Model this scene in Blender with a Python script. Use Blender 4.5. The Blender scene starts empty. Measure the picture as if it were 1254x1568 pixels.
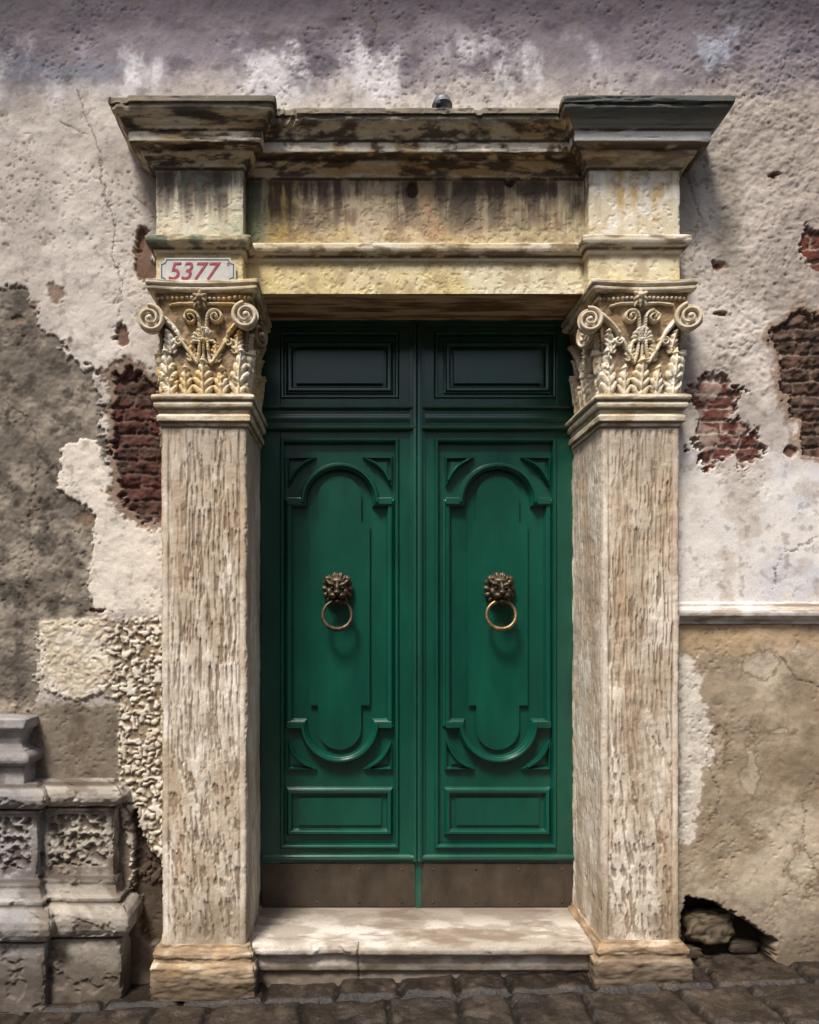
import bpy, bmesh, math, random
import numpy as np
from mathutils import Vector, Matrix
random.seed(3)
# ---------------------------------------------------------------- calibration (photo survey -> metres)
S=300.0; D=3.6; XV=548.0; ZV=950.0
XC=(XV-627)/S; ZC=(1500-ZV)/S
def X(px,y=0.0): return XC+(px-XV)/S*(D+y)/D
def Z(py,y=0.0): return ZC+(ZV-py)/S*(D+y)/D
def gz(x,y=0): return 0.036*(x+1.0)

# ---------------------------------------------------------------- numpy noise
_tabs={}
def vn(x,y,seed=0):
    if seed not in _tabs: _tabs[seed]=np.random.RandomState(seed+11).rand(256,256)
    T=_tabs[seed]
    x=np.asarray(x,dtype=float); y=np.asarray(y,dtype=float)
    xi=np.floor(x).astype(np.int64); yi=np.floor(y).astype(np.int64)
    u=x-xi; v=y-yi
    u=u*u*u*(u*(u*6-15)+10); v=v*v*v*(v*(v*6-15)+10)
    a=T[xi&255,yi&255]; b=T[(xi+1)&255,yi&255]; c=T[xi&255,(yi+1)&255]; d=T[(xi+1)&255,(yi+1)&255]
    return (a*(1-u)+b*u)*(1-v)+(c*(1-u)+d*u)*v
def fbm(x,y,seed=0,o=4,g=0.62):
    t=0;a=1;n=0
    c,s=math.cos(.6),math.sin(.6)
    for i in range(o):
        t=t+a*vn(x,y,seed+i); n+=a; a*=g
        x,y=(x*c-y*s)*2.03+17.3,(x*s+y*c)*2.03+9.1
    return t/n
def sm(a,b,x):
    t=np.clip((x-a)/(b-a),0,1); return t*t*(3-2*t)
def mix(c,d,m):
    c=np.asarray(c,dtype=float); d=np.asarray(d,dtype=float)
    return c*(1-m[...,None])+d*m[...,None]
def seg_d(x,y,pts,closed=False):
    best=np.full(x.shape,1e9); n=len(pts)
    for i in range(n if closed else n-1):
        ax,ay=pts[i]; bx,by=pts[(i+1)%n]
        dx,dy=bx-ax,by-ay; L=dx*dx+dy*dy+1e-12
        t=np.clip(((x-ax)*dx+(y-ay)*dy)/L,0,1)
        best=np.minimum(best,np.hypot(x-ax-t*dx,y-ay-t*dy))
    return best
def poly_sd(x,y,pts):
    ins=np.zeros(x.shape,bool); n=len(pts)
    for i in range(n):
        ax,ay=pts[i]; bx,by=pts[(i+1)%n]
        if ay==by: continue
        c=((ay>y)!=(by>y))&(x<(bx-ax)*(y-ay)/(by-ay)+ax)
        ins^=c
    d=seg_d(x,y,pts,True)
    return np.where(ins,d,-d)
def lin(c):
    c=np.clip(np.asarray(c,dtype=float)/255.0,0,1)
    return np.where(c<=0.04045,c/12.92,((c+0.055)/1.055)**2.4)
def L4(c):
    r=lin(c); return (float(r[0]),float(r[1]),float(r[2]),1.0)

# ---------------------------------------------------------------- materials
def new_mat(name):
    m=bpy.data.materials.new(name); m.use_nodes=True
    nt=m.node_tree; return m,nt,nt.nodes['Principled BSDF']
def attr_mat(name,rough=0.9,fine=((40,.30),(170,.35)),bump=((60,.5,.006),(260,.5,.003)),spec=.2):
    m,nt,b=new_mat(name); N=nt.nodes; Lk=nt.links
    at=N.new('ShaderNodeAttribute'); at.attribute_name='Col'
    tc=N.new('ShaderNodeTexCoord')
    col=at.outputs['Color']
    for sc,am in fine:
        n=N.new('ShaderNodeTexNoise'); n.inputs['Scale'].default_value=sc; n.inputs['Detail'].default_value=3; n.inputs['Roughness'].default_value=.7
        Lk.new(tc.outputs['Object'],n.inputs['Vector'])
        mr=N.new('ShaderNodeMapRange'); mr.inputs[1].default_value=.3; mr.inputs[2].default_value=.7
        mr.inputs[3].default_value=1-am; mr.inputs[4].default_value=1+am*.8
        Lk.new(n.outputs['Fac'],mr.inputs[0])
        vm=N.new('ShaderNodeVectorMath'); vm.operation='SCALE'
        Lk.new(col,vm.inputs[0]); Lk.new(mr.outputs[0],vm.inputs['Scale']); col=vm.outputs[0]
    Lk.new(col,b.inputs['Base Color'])
    b.inputs['Roughness'].default_value=rough; b.inputs['Specular IOR Level'].default_value=spec
    prev=None
    for sc,st,dist in bump:
        n=N.new('ShaderNodeTexNoise'); n.inputs['Scale'].default_value=sc; n.inputs['Detail'].default_value=4; n.inputs['Roughness'].default_value=.72
        Lk.new(tc.outputs['Object'],n.inputs['Vector'])
        bp=N.new('ShaderNodeBump'); bp.inputs['Strength'].default_value=st; bp.inputs['Distance'].default_value=dist
        Lk.new(n.outputs['Fac'],bp.inputs['Height'])
        if prev: Lk.new(prev.outputs[0],bp.inputs['Normal'])
        prev=bp
    if prev: Lk.new(prev.outputs[0],b.inputs['Normal'])
    return m
M_wall=attr_mat('weathered_plaster',.92,((230,.22),),((150,.45,.004),))
M_stone=attr_mat('weathered_stone',.75,((190,.22),),((150,.6,.004),),.3)
M_pave=attr_mat('paving_stone',.30,((90,.4),),((70,.8,.010),),.5)

def noise_mat(name,c1,c2,scale,rough=.4,metal=0.,bump=.3,dist=.003,stretch=(1,1,1),rv=.15,spec=.5,grime=None,coat=0):
    m,nt,b=new_mat(name); N=nt.nodes; Lk=nt.links
    tc=N.new('ShaderNodeTexCoord'); mp=N.new('ShaderNodeMapping'); mp.inputs['Scale'].default_value=stretch
    Lk.new(tc.outputs['Object'],mp.inputs['Vector'])
    n=N.new('ShaderNodeTexNoise'); n.inputs['Scale'].default_value=scale; n.inputs['Detail'].default_value=5; n.inputs['Roughness'].default_value=.65
    Lk.new(mp.outputs[0],n.inputs['Vector'])
    cr=N.new('ShaderNodeValToRGB'); cr.color_ramp.elements[0].position=.35; cr.color_ramp.elements[1].position=.65
    cr.color_ramp.elements[0].color=L4(c1); cr.color_ramp.elements[1].color=L4(c2)
    Lk.new(n.outputs['Fac'],cr.inputs[0]); out=cr.outputs[0]
    if grime:
        g=N.new('ShaderNodeTexNoise'); g.inputs['Scale'].default_value=38; g.inputs['Detail'].default_value=6; g.inputs['Roughness'].default_value=.75
        Lk.new(tc.outputs['Object'],g.inputs['Vector'])
        r2=N.new('ShaderNodeMapRange'); r2.inputs[1].default_value=.58; r2.inputs[2].default_value=.75; r2.inputs[4].default_value=grime[1]
        Lk.new(g.outputs['Fac'],r2.inputs[0])
        mx=N.new('ShaderNodeMix'); mx.data_type='RGBA'
        Lk.new(r2.outputs[0],mx.inputs[0]); Lk.new(out,mx.inputs[6]); mx.inputs[7].default_value=L4(grime[0]); out=mx.outputs[2]
    Lk.new(out,b.inputs['Base Color'])
    mr=N.new('ShaderNodeMapRange'); mr.inputs[3].default_value=rough-rv; mr.inputs[4].default_value=rough+rv
    Lk.new(n.outputs['Fac'],mr.inputs[0]); Lk.new(mr.outputs[0],b.inputs['Roughness'])
    b.inputs['Metallic'].default_value=metal; b.inputs['Specular IOR Level'].default_value=spec
    b.inputs['Coat Weight'].default_value=coat; b.inputs['Coat Roughness'].default_value=.22
    n2=N.new('ShaderNodeTexNoise'); n2.inputs['Scale'].default_value=scale*6; n2.inputs['Detail'].default_value=3
    Lk.new(mp.outputs[0],n2.inputs['Vector'])
    bp=N.new('ShaderNodeBump'); bp.inputs['Strength'].default_value=bump; bp.inputs['Distance'].default_value=dist
    Lk.new(n2.outputs['Fac'],bp.inputs['Height']); Lk.new(bp.outputs[0],b.inputs['Normal'])
    return m
M_green=noise_mat('green_gloss_paint',(3,62,49),(6,78,61),3.5,.30,0,.28,.0018,(1.4,1,.5),.07,.6,((26,52,40),.4),.6)
M_kick=noise_mat('aged_metal_plate',(62,54,46),(88,78,66),6,.42,.35,.3,.002,(1,1,.6),.12,.5,((36,31,26),.7))
M_bronze=noise_mat('dark_bronze',(48,41,32),(98,85,64),30,.42,.5,.4,.002,(1,1,1),.1)
M_brass=noise_mat('worn_bronze_ring',(92,78,54),(150,130,92),25,.38,.7,.3,.002,(1,1,1),.1)
M_white=noise_mat('enamel_white',(172,170,166),(198,196,192),14,.34,0,.1,.001,(1,1,1),.1,.5,((120,100,80),.75))
M_red=noise_mat('enamel_red',(130,26,44),(160,52,66),40,.35)
M_lead=noise_mat('grey_metal',(84,88,92),(122,126,130),20,.45,.3)
M_glassblue=noise_mat('blue_lens',(58,76,92),(74,94,112),20,.2)

# ---------------------------------------------------------------- mesh builders
def link(o,parent=None):
    bpy.context.scene.collection.objects.link(o)
    if parent: o.parent=parent
    return o
def empty(name,loc=(0,0,0)):
    e=bpy.data.objects.new(name,None); e.empty_display_size=.1; link(e); return e
def grid_obj(name,P,col,mat,parent=None,fmask=None,alb=1.0):
    n,m=P.shape[:2]
    me=bpy.data.meshes.new(name)
    idx=np.arange(n*m).reshape(n,m)
    q=np.stack([idx[:-1,:-1],idx[1:,:-1],idx[1:,1:],idx[:-1,1:]],-1)
    q=q[fmask] if fmask is not None else q.reshape(-1,4)
    q=q.reshape(-1,4); k=len(q)
    me.vertices.add(n*m); me.vertices.foreach_set('co',P.reshape(-1).astype(np.float32))
    me.loops.add(k*4); me.loops.foreach_set('vertex_index',q.reshape(-1).astype(np.int32))
    me.polygons.add(k); me.polygons.foreach_set('loop_start',(np.arange(k)*4).astype(np.int32))
    me.update(calc_edges=True)
    me.polygons.foreach_set('use_smooth',np.ones(k,bool))
    ca=me.color_attributes.new('Col','FLOAT_COLOR','POINT')
    c=np.ones((n*m,4),np.float32); c[:,:3]=lin(col).reshape(-1,3)*alb
    ca.data.foreach_set('color',c.reshape(-1))
    me.materials.append(mat); me.validate(); me.update()
    return link(bpy.data.objects.new(name,me),parent)

def sweep(name,path,profile,mat,ds=.006,dt=.006,disp=None,colf=None,parent=None):
    """plan path ordered so that the outside is on the right-hand side of travel"""
    path=[Vector((a,b)) for a,b in path]; n=len(path)
    nr=[]
    for i in range(n-1):
        d=(path[i+1]-path[i]).normalized(); nr.append(Vector((d.y,-d.x)))
    mit=[]
    for i in range(n):
        if i==0: mit.append(nr[0])
        elif i==n-1: mit.append(nr[-1])
        else:
            a,b=nr[i-1],nr[i]; mit.append((a+b)/(1+a.dot(b)))
    off=[];zz=[];tt=[];t0=0
    for i in range(len(profile)-1):
        (o1,z1),(o2,z2)=profile[i],profile[i+1]; Ld=math.hypot(o2-o1,z2-z1); k=max(1,int(round(Ld/dt)))
        for j in range(k):
            f=j/k; off.append(o1+(o2-o1)*f); zz.append(z1+(z2-z1)*f); tt.append(t0+Ld*f)
        t0+=Ld
    off.append(profile[-1][0]); zz.append(profile[-1][1]); tt.append(t0)
    off=np.array(off); zz=np.array(zz); tt=np.array(tt)
    bx=[];by=[];nx=[];ny=[];ss=[];uu=[];sg=[];dc=[];sl=[]; s0=0
    for i in range(n-1):
        a,b=path[i],path[i+1]; Ld=(b-a).length; k=max(1,int(round(Ld/ds)))
        for j in range(k+(1 if i==n-2 else 0)):
            f=j/k
            A=np.array([a.x+mit[i].x*off, a.y+mit[i].y*off]); B=np.array([b.x+mit[i+1].x*off,b.y+mit[i+1].y*off])
            Pp=A*(1-f)+B*f
            bx.append(Pp[0]);by.append(Pp[1])
            nn=mit[i].normalized() if j==0 else (mit[i+1].normalized() if j==k else nr[i])
            nx.append(nn.x);ny.append(nn.y);ss.append(s0+Ld*f);uu.append(Ld*f);sg.append(i);sl.append(Ld)
            da=f*Ld if i>0 else 9; db=(1-f)*Ld if i<n-2 else 9
            dc.append(min(da,db))
        s0+=Ld
    bx=np.array(bx);by=np.array(by);sh=bx.shape
    e=lambda v:np.repeat(np.array(v,dtype=float)[:,None],sh[1],1)
    I=dict(x=bx,y=by,z=np.repeat(zz[None],sh[0],0),t=np.repeat(tt[None],sh[0],0),off=np.repeat(off[None],sh[0],0),
           s=e(ss),u=e(uu),seg=e(sg),dc=e(dc),L=e(sl))
    d=disp(I) if disp else np.zeros(sh)
    P=np.stack([bx+e(nx)*d,by+e(ny)*d,I['z']],-1)
    col=colf(I,d) if colf else np.full(sh+(3,),180.)
    return grid_obj(name,P,col,mat,parent)

def box(name,x0,x1,y0,y1,z0,z1,mat,parent=None,bev=.003,seg=2):
    bm=bmesh.new(); bmesh.ops.create_cube(bm,size=1)
    for v in bm.verts:
        v.co=Vector(((x0+x1)/2+v.co.x*(x1-x0),(y0+y1)/2+v.co.y*(y1-y0),(z0+z1)/2+v.co.z*(z1-z0)))
    if bev: bmesh.ops.bevel(bm,geom=bm.edges[:],offset=bev,segments=seg,affect='EDGES',profile=.5)
    me=bpy.data.meshes.new(name); bm.to_mesh(me); bm.free(); me.materials.append(mat)
    return link(bpy.data.objects.new(name,me),parent)

def mould(name,pts,closed,prof,y0,mat,parent=None,smooth=True):
    """sweep a moulding section (lateral, height) along a path lying in the x-z plane at depth y0"""
    P=[Vector(p) for p in pts]; n=len(P); rings=[]
    for i in range(n):
        if closed or 0<i<n-1:
            a=(P[i]-P[i-1]).normalized(); b=(P[(i+1)%n]-P[i]).normalized()
        elif i==0: a=b=(P[1]-P[0]).normalized()
        else: a=b=(P[-1]-P[-2]).normalized()
        na=Vector((-a.y,a.x)); nb=Vector((-b.y,b.x)); m=(na+nb)/max(.35,1+na.dot(nb))
        rings.append([(P[i].x+m.x*l,y0-h,P[i].y+m.y*l) for l,h in prof])
    k=len(prof); V=[v for r in rings for v in r]; F=[]
    for i in range(n if closed else n-1):
        j=(i+1)%n
        for q in range(k-1): F.append((i*k+q,j*k+q,j*k+q+1,i*k+q+1))
    if not closed:
        F.append(tuple(range(k))); F.append(tuple((n-1)*k+q for q in reversed(range(k))))
    me=bpy.data.meshes.new(name); me.from_pydata(V,[],F); me.materials.append(mat)
    bm=bmesh.new(); bm.from_mesh(me); bmesh.ops.recalc_face_normals(bm,faces=bm.faces); bm.to_mesh(me); bm.free()
    o=link(bpy.data.objects.new(name,me),parent)
    if smooth:
        for p in me.polygons: p.use_smooth=len(p.vertices)==4
        me.set_sharp_from_angle(angle=math.radians(38))
    return o
def arcp(cx,cz,r,a0,a1,n):
    return [(cx+r*math.cos(math.radians(a0+(a1-a0)*i/n)),cz+r*math.sin(math.radians(a0+(a1-a0)*i/n))) for i in range(n+1)]
def plate(name,pts,y0,h,bev,mat,parent=None):
    bm=bmesh.new(); vs=[bm.verts.new((x,y0,z)) for x,z in pts]; f=bm.faces.new(vs)
    r=bmesh.ops.inset_region(bm,faces=[f],thickness=bev,use_even_offset=True)
    for v in f.verts: v.co.y=y0-h
    bmesh.ops.recalc_face_normals(bm,faces=bm.faces)
    me=bpy.data.meshes.new(name); bm.to_mesh(me); bm.free(); me.materials.append(mat)
    return link(bpy.data.objects.new(name,me),parent)

# ================================================================ WALL
xs=np.concatenate([np.arange(-9,-2.4,.2),np.arange(-2.4,2.4,.006),np.arange(2.4,9.1,.2)])
zs=np.concatenate([np.arange(-.4,5.25,.006),np.arange(5.25,8.6,.15)])
WX,WZ=np.meshgrid(xs,zs,indexing='ij')
px=627+WX*S; py=1500-WZ*S
big=fbm(WX*1.3,WZ*1.3,1,6); med=fbm(WX*7,WZ*7,5,5); fin=fbm(WX*40,WZ*40,9,4); vfin=fbm(WX*110,WZ*110,14,2)
edge=(med-.5)*56+(fin-.5)*30
def R(pts,soft=2.5,e=1.0): return sm(-soft,soft,poly_sd(px,py,pts)+edge*e)
col=np.ones(px.shape+(3,))*np.array([180,170,161.])
col=mix(col,(206,197,188),sm(.42,.64,big))
col=mix(col,(146,137,130),sm(.48,.72,fbm(WX*3.1,WZ*3.1,21,7))*.8)
out=(fbm(WX*4,WZ*4,30,3)-.5)*.020+(med-.5)*.010+(fin-.5)*.003+(vfin-.5)*.0015
lump=fbm(WX*24,WZ*24,36,3,.5)
pit=sm(.66,.76,fbm(WX*60,WZ*60,40,2))*sm(.46,.60,fbm(WX*4,WZ*4,43,3)); out-=pit*.004; col=mix(col,(118,106,96),pit*.5)
rr=sm(1060,1110,px)*sm(640,560,py); col=mix(col,(168,156,145),rr*.6); out+=rr*((fin-.5)*.009+(lump-.5)*.005)
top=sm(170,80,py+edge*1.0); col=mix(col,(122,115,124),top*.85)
st=fbm(WX*5,WZ*2.2,50,7); col=mix(col,(218,215,217),sm(.44,.66,st)*sm(190,120,py)*sm(30,75,py)*.85*sm(1000,860,px))
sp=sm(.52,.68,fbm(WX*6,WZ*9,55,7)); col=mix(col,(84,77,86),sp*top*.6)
col=mix(col,(94,102,120),R([(0,80),(40,70),(90,95),(200,90),(180,125),(60,120),(0,130)],14)*.45)
col=mix(col,(170,177,192),R([(1060,50),(1100,70),(1125,40),(1115,80),(1080,100)],6)*.6)
col=mix(col,(72,66,72),sm(90,-20,py+edge*.5)*.85)  # darker to the top edge: grime plus vignette put into the colour
vignette=np.maximum(sm(260,-60,px+py*.9+edge),sm(1120,1380,px-py*.9+edge)); col=mix(col,(80,74,78),vignette*.6)  # lens vignette painted into the plaster colour at the upper corners
wh=R([(1045,650),(1090,720),(1150,790),(1180,700),(1254,720),(1400,700),(1400,930),(1030,930),(1030,790)],14)
out=out*(1-wh*.5)
col=mix(col,(230,225,219),wh*.85); col=mix(col,(182,186,204),wh*sm(.40,.66,fbm(WX*3,WZ*3,61,6))*sm(1120,1220,px)*.5)
col=mix(col,(176,162,146),wh*sm(.54,.70,fbm(WX*8,WZ*8,65,6))*.45)
out-=wh*.003
lt=R([(1050,440),(1180,460),(1190,560),(1180,640),(1150,600),(1130,560),(1060,540)],16); col=mix(col,(216,207,197),lt*.6)
lp_=R([(100,230),(235,330),(240,560),(180,540),(120,520),(60,430)],22); col=mix(col,(212,204,194),lp_*.55)
cr=R([(95,690),(150,668),(172,740),(190,790),(248,806),(250,940),(148,936),(132,900),(146,790),(88,745)],2,.5)
gr=R([(-60,425),(35,440),(52,500),(120,555),(165,600),(172,690),(160,800),(140,890),(150,945),(60,950),(60,1085),(-200,1085),(-400,900),(-300,500)],2.5,.9)
gr=gr*(1-cr)
cg=mix(np.ones(px.shape+(3,))*np.array([110,102,92.]),(150,140,126),sm(.36,.66,fbm(WX*7,WZ*7,70,7)))
cg=mix(cg,(68,62,56),sm(.48,.72,fbm(WX*16,WZ*16,74,6))*.75)
col=col*(1-gr[...,None])+cg*gr[...,None]; out-=gr*(.010+(fin-.5)*.010+(lump-.5)*.008)
col=mix(col,(222,212,198),cr*.9); 
bl=R([(-300,1075),(185,1072),(192,1215),(215,1300),(215,1520),(-300,1520)],4,.7)
cb=mix(np.ones(px.shape+(3,))*np.array([126,115,101.]),(156,144,128),sm(.4,.65,big)); cb=mix(cb,(90,78,64),sm(.48,.72,fbm(WX*10,WZ*10,80,6))*.6)
col=col*(1-bl[...,None])+cb*bl[...,None]
for (cx,cy,rx,ry) in [(86,450,14,13),(130,795,14,11),(108,522,7,8),(52,468,12,8),(28,488,16,6)]:
    m=sm(1.25,.65,np.hypot((px-cx)/rx,(py-cy)/ry)+(med-.5)*2.0+(fin-.5)*1.2); col=mix(col,(120,100,82),m*.8); out-=m*.006
for (cx,cy,rx,ry) in [(185,517,12,22),(226,392,13,34),(215,365,5,14),(1183,268,11,6),(1190,265,10,4),(150,935,20,4),(1104,480,16,4),(1210,690,12,10)]:
    m=sm(1.2,.85,np.hypot((px-cx)/rx,(py-cy)/ry)+(med-.5)*2.2+(fin-.5)*1.2); col=mix(col,(104,76,62),m*.9); out-=m*.014
def bricks(m,bw,bh,c1,c2,mort,ero,sd=0):
    global col,out
    wz=WZ+(fbm(WX*5,WZ*5,90+sd,3)-.5)*.022; row=np.floor(wz/bh); fx=WX/bw+(row%2)*.5+vn(row*3.3,row*0,92)*.5+(fbm(WX*8,WZ*8,88,2)-.5)*.08
    bi=np.floor(fx); a=np.minimum(fx-bi,1-(fx-bi))*bw; b_=(wz/bh-row); b_=np.minimum(b_,1-b_)*bh
    e=np.minimum(a,b_)+(fin-.5)*.020+(fbm(WX*20,WZ*20,99+sd,3)-.5)*.010
    j=1-sm(.002,.012,e); rnd=vn(bi*7.7+.5,row*5.3+.5,93)
    c=mix(np.ones(px.shape+(3,))*np.array(c1,float),c2,rnd); ee=sm(.42,.66,fbm(WX*11,WZ*11,95+sd,6))*ero
    c=mix(c,(62,48,42),ee); c=mix(c,mort,j*.75); c=mix(c,(142,114,98),sm(.6,.75,fin)*.35)
    sml=sm(.56,.64,fbm(WX*9,WZ*9,77+sd,5))*(1-ero*.8); c=mix(c,mort,sml*.8)
    col=col*(1-m[...,None])+c*m[...,None]
    out-=m*(.020+j*.009*(1-sml)+(fbm(WX*14,WZ*14,97+sd,5)-.5)*.045*ero-sml*.008)
LB=[(168,580),(195,562),(225,590),(246,640),(262,700),(262,800),(215,798),(180,750),(165,660)]
rim=poly_sd(px,py,LB)+edge*.75+12
col=mix(col,(120,98,82),sm(-5,3,rim)*.8); out-=sm(-5,3,rim)*.008
bricks(R(LB,2,.75),.24,.068,(90,48,43),(74,48,43),(92,74,64),.95)
bricks(R([(1074,572),(1100,556),(1124,566),(1134,600),(1122,632),(1162,662),(1156,690),(1140,724),(1118,700),(1082,706),(1064,660),(1048,600)],1.5,1.15),.25,.068,(112,62,54),(94,58,50),(200,187,172),.45,3)
rb=[(1192,505),(1222,478),(1275,480),(1290,690),(1238,690),(1214,640),(1190,560)]
rim=poly_sd(px,py,rb)+edge*.8+12; col=mix(col,(136,112,92),sm(-4,4,rim)*.75)
bricks(R(rb,2,.8),.25,.068,(94,68,57),(92,74,64),(120,105,92),1.0,5)
bricks(R([(1238,352),(1300,345),(1300,425),(1240,412),(1232,385)],2,.8),.25,.068,(112,60,50),(98,56,46),(170,152,134),.5,7)
bricks(R([(1088,396),(1115,394),(1119,410),(1090,413)],2,.35),.25,.068,(112,60,52),(100,56,46),(180,162,144),.3,9)
# vermiculated lumpy stone left
vm=np.maximum(R([(62,955),(250,942),(262,1000),(262,1365),(200,1345),(184,1250),(182,1072),(66,1068)],3,.5),0)
wx=WX+ (fbm(WX*13,WZ*13,101,3)-.5)*.05; wz=WZ+(fbm(WX*13,WZ*13,103,3)-.5)*.05
w=1-np.abs(2*vn(wx*42,wz*42,105)-1); w=w*.6+.4*fbm(wx*75,wz*75,107,2)
inten=.30+.70*sm(140,190,px)
worm=sm(.48,.70,w)
cv=mix(np.ones(px.shape+(3,))*np.array([222,213,197.]),(128,112,92),worm*inten); cv=mix(cv,(176,160,134),sm(.45,.65,med)*.45)
col=col*(1-vm[...,None])+cv*vm[...,None]; out+=vm*(.012-worm*.012*inten)
# right lower render
ll=sm(940,948,py)*sm(1020,1030,px)
cl=mix(np.ones(px.shape+(3,))*np.array([160,144,123.]),(188,173,152),sm(.38,.66,fbm(WX*2.6,WZ*2.6,111,7)))
cl=mix(cl,(128,111,90),sm(.48,.74,fbm(WX*4,WZ*4,115,7))*.65)
cl=mix(cl,(206,170,124),R([(1035,950),(1250,950),(1250,985),(1140,1000),(1035,1000)],16)*.45)
wp=R([(1038,985),(1062,1010),(1070,1070),(1100,1110),(1078,1180),(1060,1290),(1040,1290)],2,.7)
cl=mix(cl,(222,214,203),wp*.85)
for (cx,cy,rx,ry) in [(1160,1010,26,16),(1100,1150,14,22),(1190,1120,24,7),(1230,1330,24,36),(1150,1180,10,40)]:
    m=sm(1.3,.7,np.hypot((px-cx)/rx,(py-cy)/ry)+(med-.5)*3.2+(fin-.5)*1.0); cl=mix(cl,(200,189,170),m*.3)
    mm=m*(1-m)*4; cl=mix(cl,(104,86,66),mm*.55)
col=col*(1-ll[...,None])+cl*ll[...,None]; out-=ll*wp*.004
# missing plaster at the foot of the wall, right
ho=R([(1046,1368),(1092,1384),(1150,1418),(1194,1440),(1186,1478),(1120,1520),(1040,1520)],2,.35)
col=mix(col,(40,34,28),ho*.92); out-=ho*(.13+(med-.5)*.03)
hg=R([(206,1240),(262,1360),(262,1450),(226,1450),(214,1400),(196,1260)],2,.5); col=mix(col,(62,50,40),hg*.85); out-=hg*.045
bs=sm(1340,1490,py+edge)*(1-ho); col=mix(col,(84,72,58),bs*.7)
for pts in [[(118,140),(128,170),(160,235),(158,290),(172,345),(168,390),(186,430),(182,480)],[(90,185),(118,200),(140,204)],[(205,300),(240,330),(222,365)],
            [(60,690),(40,800),(48,860),(30,930)],[(1095,1110),(1085,1160),(1100,1230),(1075,1290)],[(1190,1000),(1220,1040),(1254,1050)],[(186,940),(180,1010),(185,1080)],[(1215,60),(1180,140),(1125,150)],
            [(1040,250),(1075,330),(1060,400)],[(1254,1180),(1225,1230),(1235,1300)],[(0,610),(40,640),(70,700)],[(560,0),(575,40),(560,90)],[(1254,820),(1200,850),(1185,900)]]:
    d=seg_d(px+(fin-.5)*14+(med-.5)*20,py+(fin-.5)*14,pts); c=sm(1.5,.4,d); col=mix(col,(84,70,60),c*.55); out-=c*.004
spk=sm(.58,.74,fbm(WX*26,WZ*26,131,5)); col=mix(col,(104,92,82),spk*.3)
for cx in (238,1115,1045): 
    m=sm(30,4,np.abs(px-cx+(fbm(WX*1.,WZ*5,140,3)-.5)*30))*sm(225,260,py)*sm(470,330,py); col=mix(col,(120,112,98),m*.45)
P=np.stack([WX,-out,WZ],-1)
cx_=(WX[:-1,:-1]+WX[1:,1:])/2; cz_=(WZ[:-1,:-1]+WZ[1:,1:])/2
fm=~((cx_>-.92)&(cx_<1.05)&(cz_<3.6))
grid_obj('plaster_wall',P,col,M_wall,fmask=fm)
del P,WX,WZ,px,py,col,out,big,med,fin,vfin,cg,cb,cv,cl

# ================================================================ DOORCASE
dcase=empty('stone_doorcase')
YF=-.12; YC=-.04; YD=.35
LX0,LX1=X(247,YF),X(378,YF); RX0,RX1=X(921,YF),X(1041,YF)
BX0,BX1=X(238,YF),X(373,YF); BX2,BX3=X(901,YF),X(1042,YF)

def chips(I,a=.006,sd=200):
    n=fbm(I['s']*30,I['t']*30,sd,3)
    k=np.clip(1-I['dc']/.018,0,1)**2
    return -k*(.004+a*sm(.5,.75,n)*2)+ (fbm(I['s']*18,I['t']*18,sd+5,4)-.5)*a
prof=[(0,3.482),(0,3.64),(.008,3.645),(.012,3.66),(.022,3.662),(.036,3.676),(.042,3.690),(.042,3.712),(.030,3.722),(.008,3.728),(0,3.735),
      (0,4.055),(.014,4.058),(.016,4.078),(.030,4.090),(.050,4.098),(.058,4.112),(.060,4.122),(.100,4.126),(.104,4.132),(.104,4.176),(.112,4.180),(.116,4.194),
      (.124,4.200),(.136,4.216),(.158,4.232),(.168,4.246),(.170,4.262),(.178,4.264),(.178,4.292),(.170,4.297),(-.05,4.31)]
path=[(BX0,.03),(BX0,YF),(BX1,YF),(BX1,YC),(BX2,YC),(BX2,YF),(BX3,YF),(BX3,.03)]
def edisp(I):
    d=chips(I,.003,200)
    n=fbm(I['s']*9,I['z']*60,210,4)
    d-=sm(.58,.75,n)*.006*sm(4.05,4.1,I['z'])
    b=sm(.60,.68,fbm(I['s']*7,I['t']*3,214,4)); d-=b*.014*sm(.09,.17,I['off'])*((I['seg']==3)|(I['seg']==1))
    P=XV+(I['x']-XC)*303; Q=ZV-(I['z']-ZC)*303
    for cx,cy,rx,ry in [(632,291,9,12),(781,277,8,10)]:
        d-=.02*sm(1.2,.8,np.hypot((P-cx)/rx,(Q-cy)/ry))*(I['off']<.005)
    # weathered joint and pitting in the frieze slab
    d-=.003*sm(.58,.68,fbm(I['s']*40,I['z']*40,218,3))*(I['off']<.005)
    return d
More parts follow.
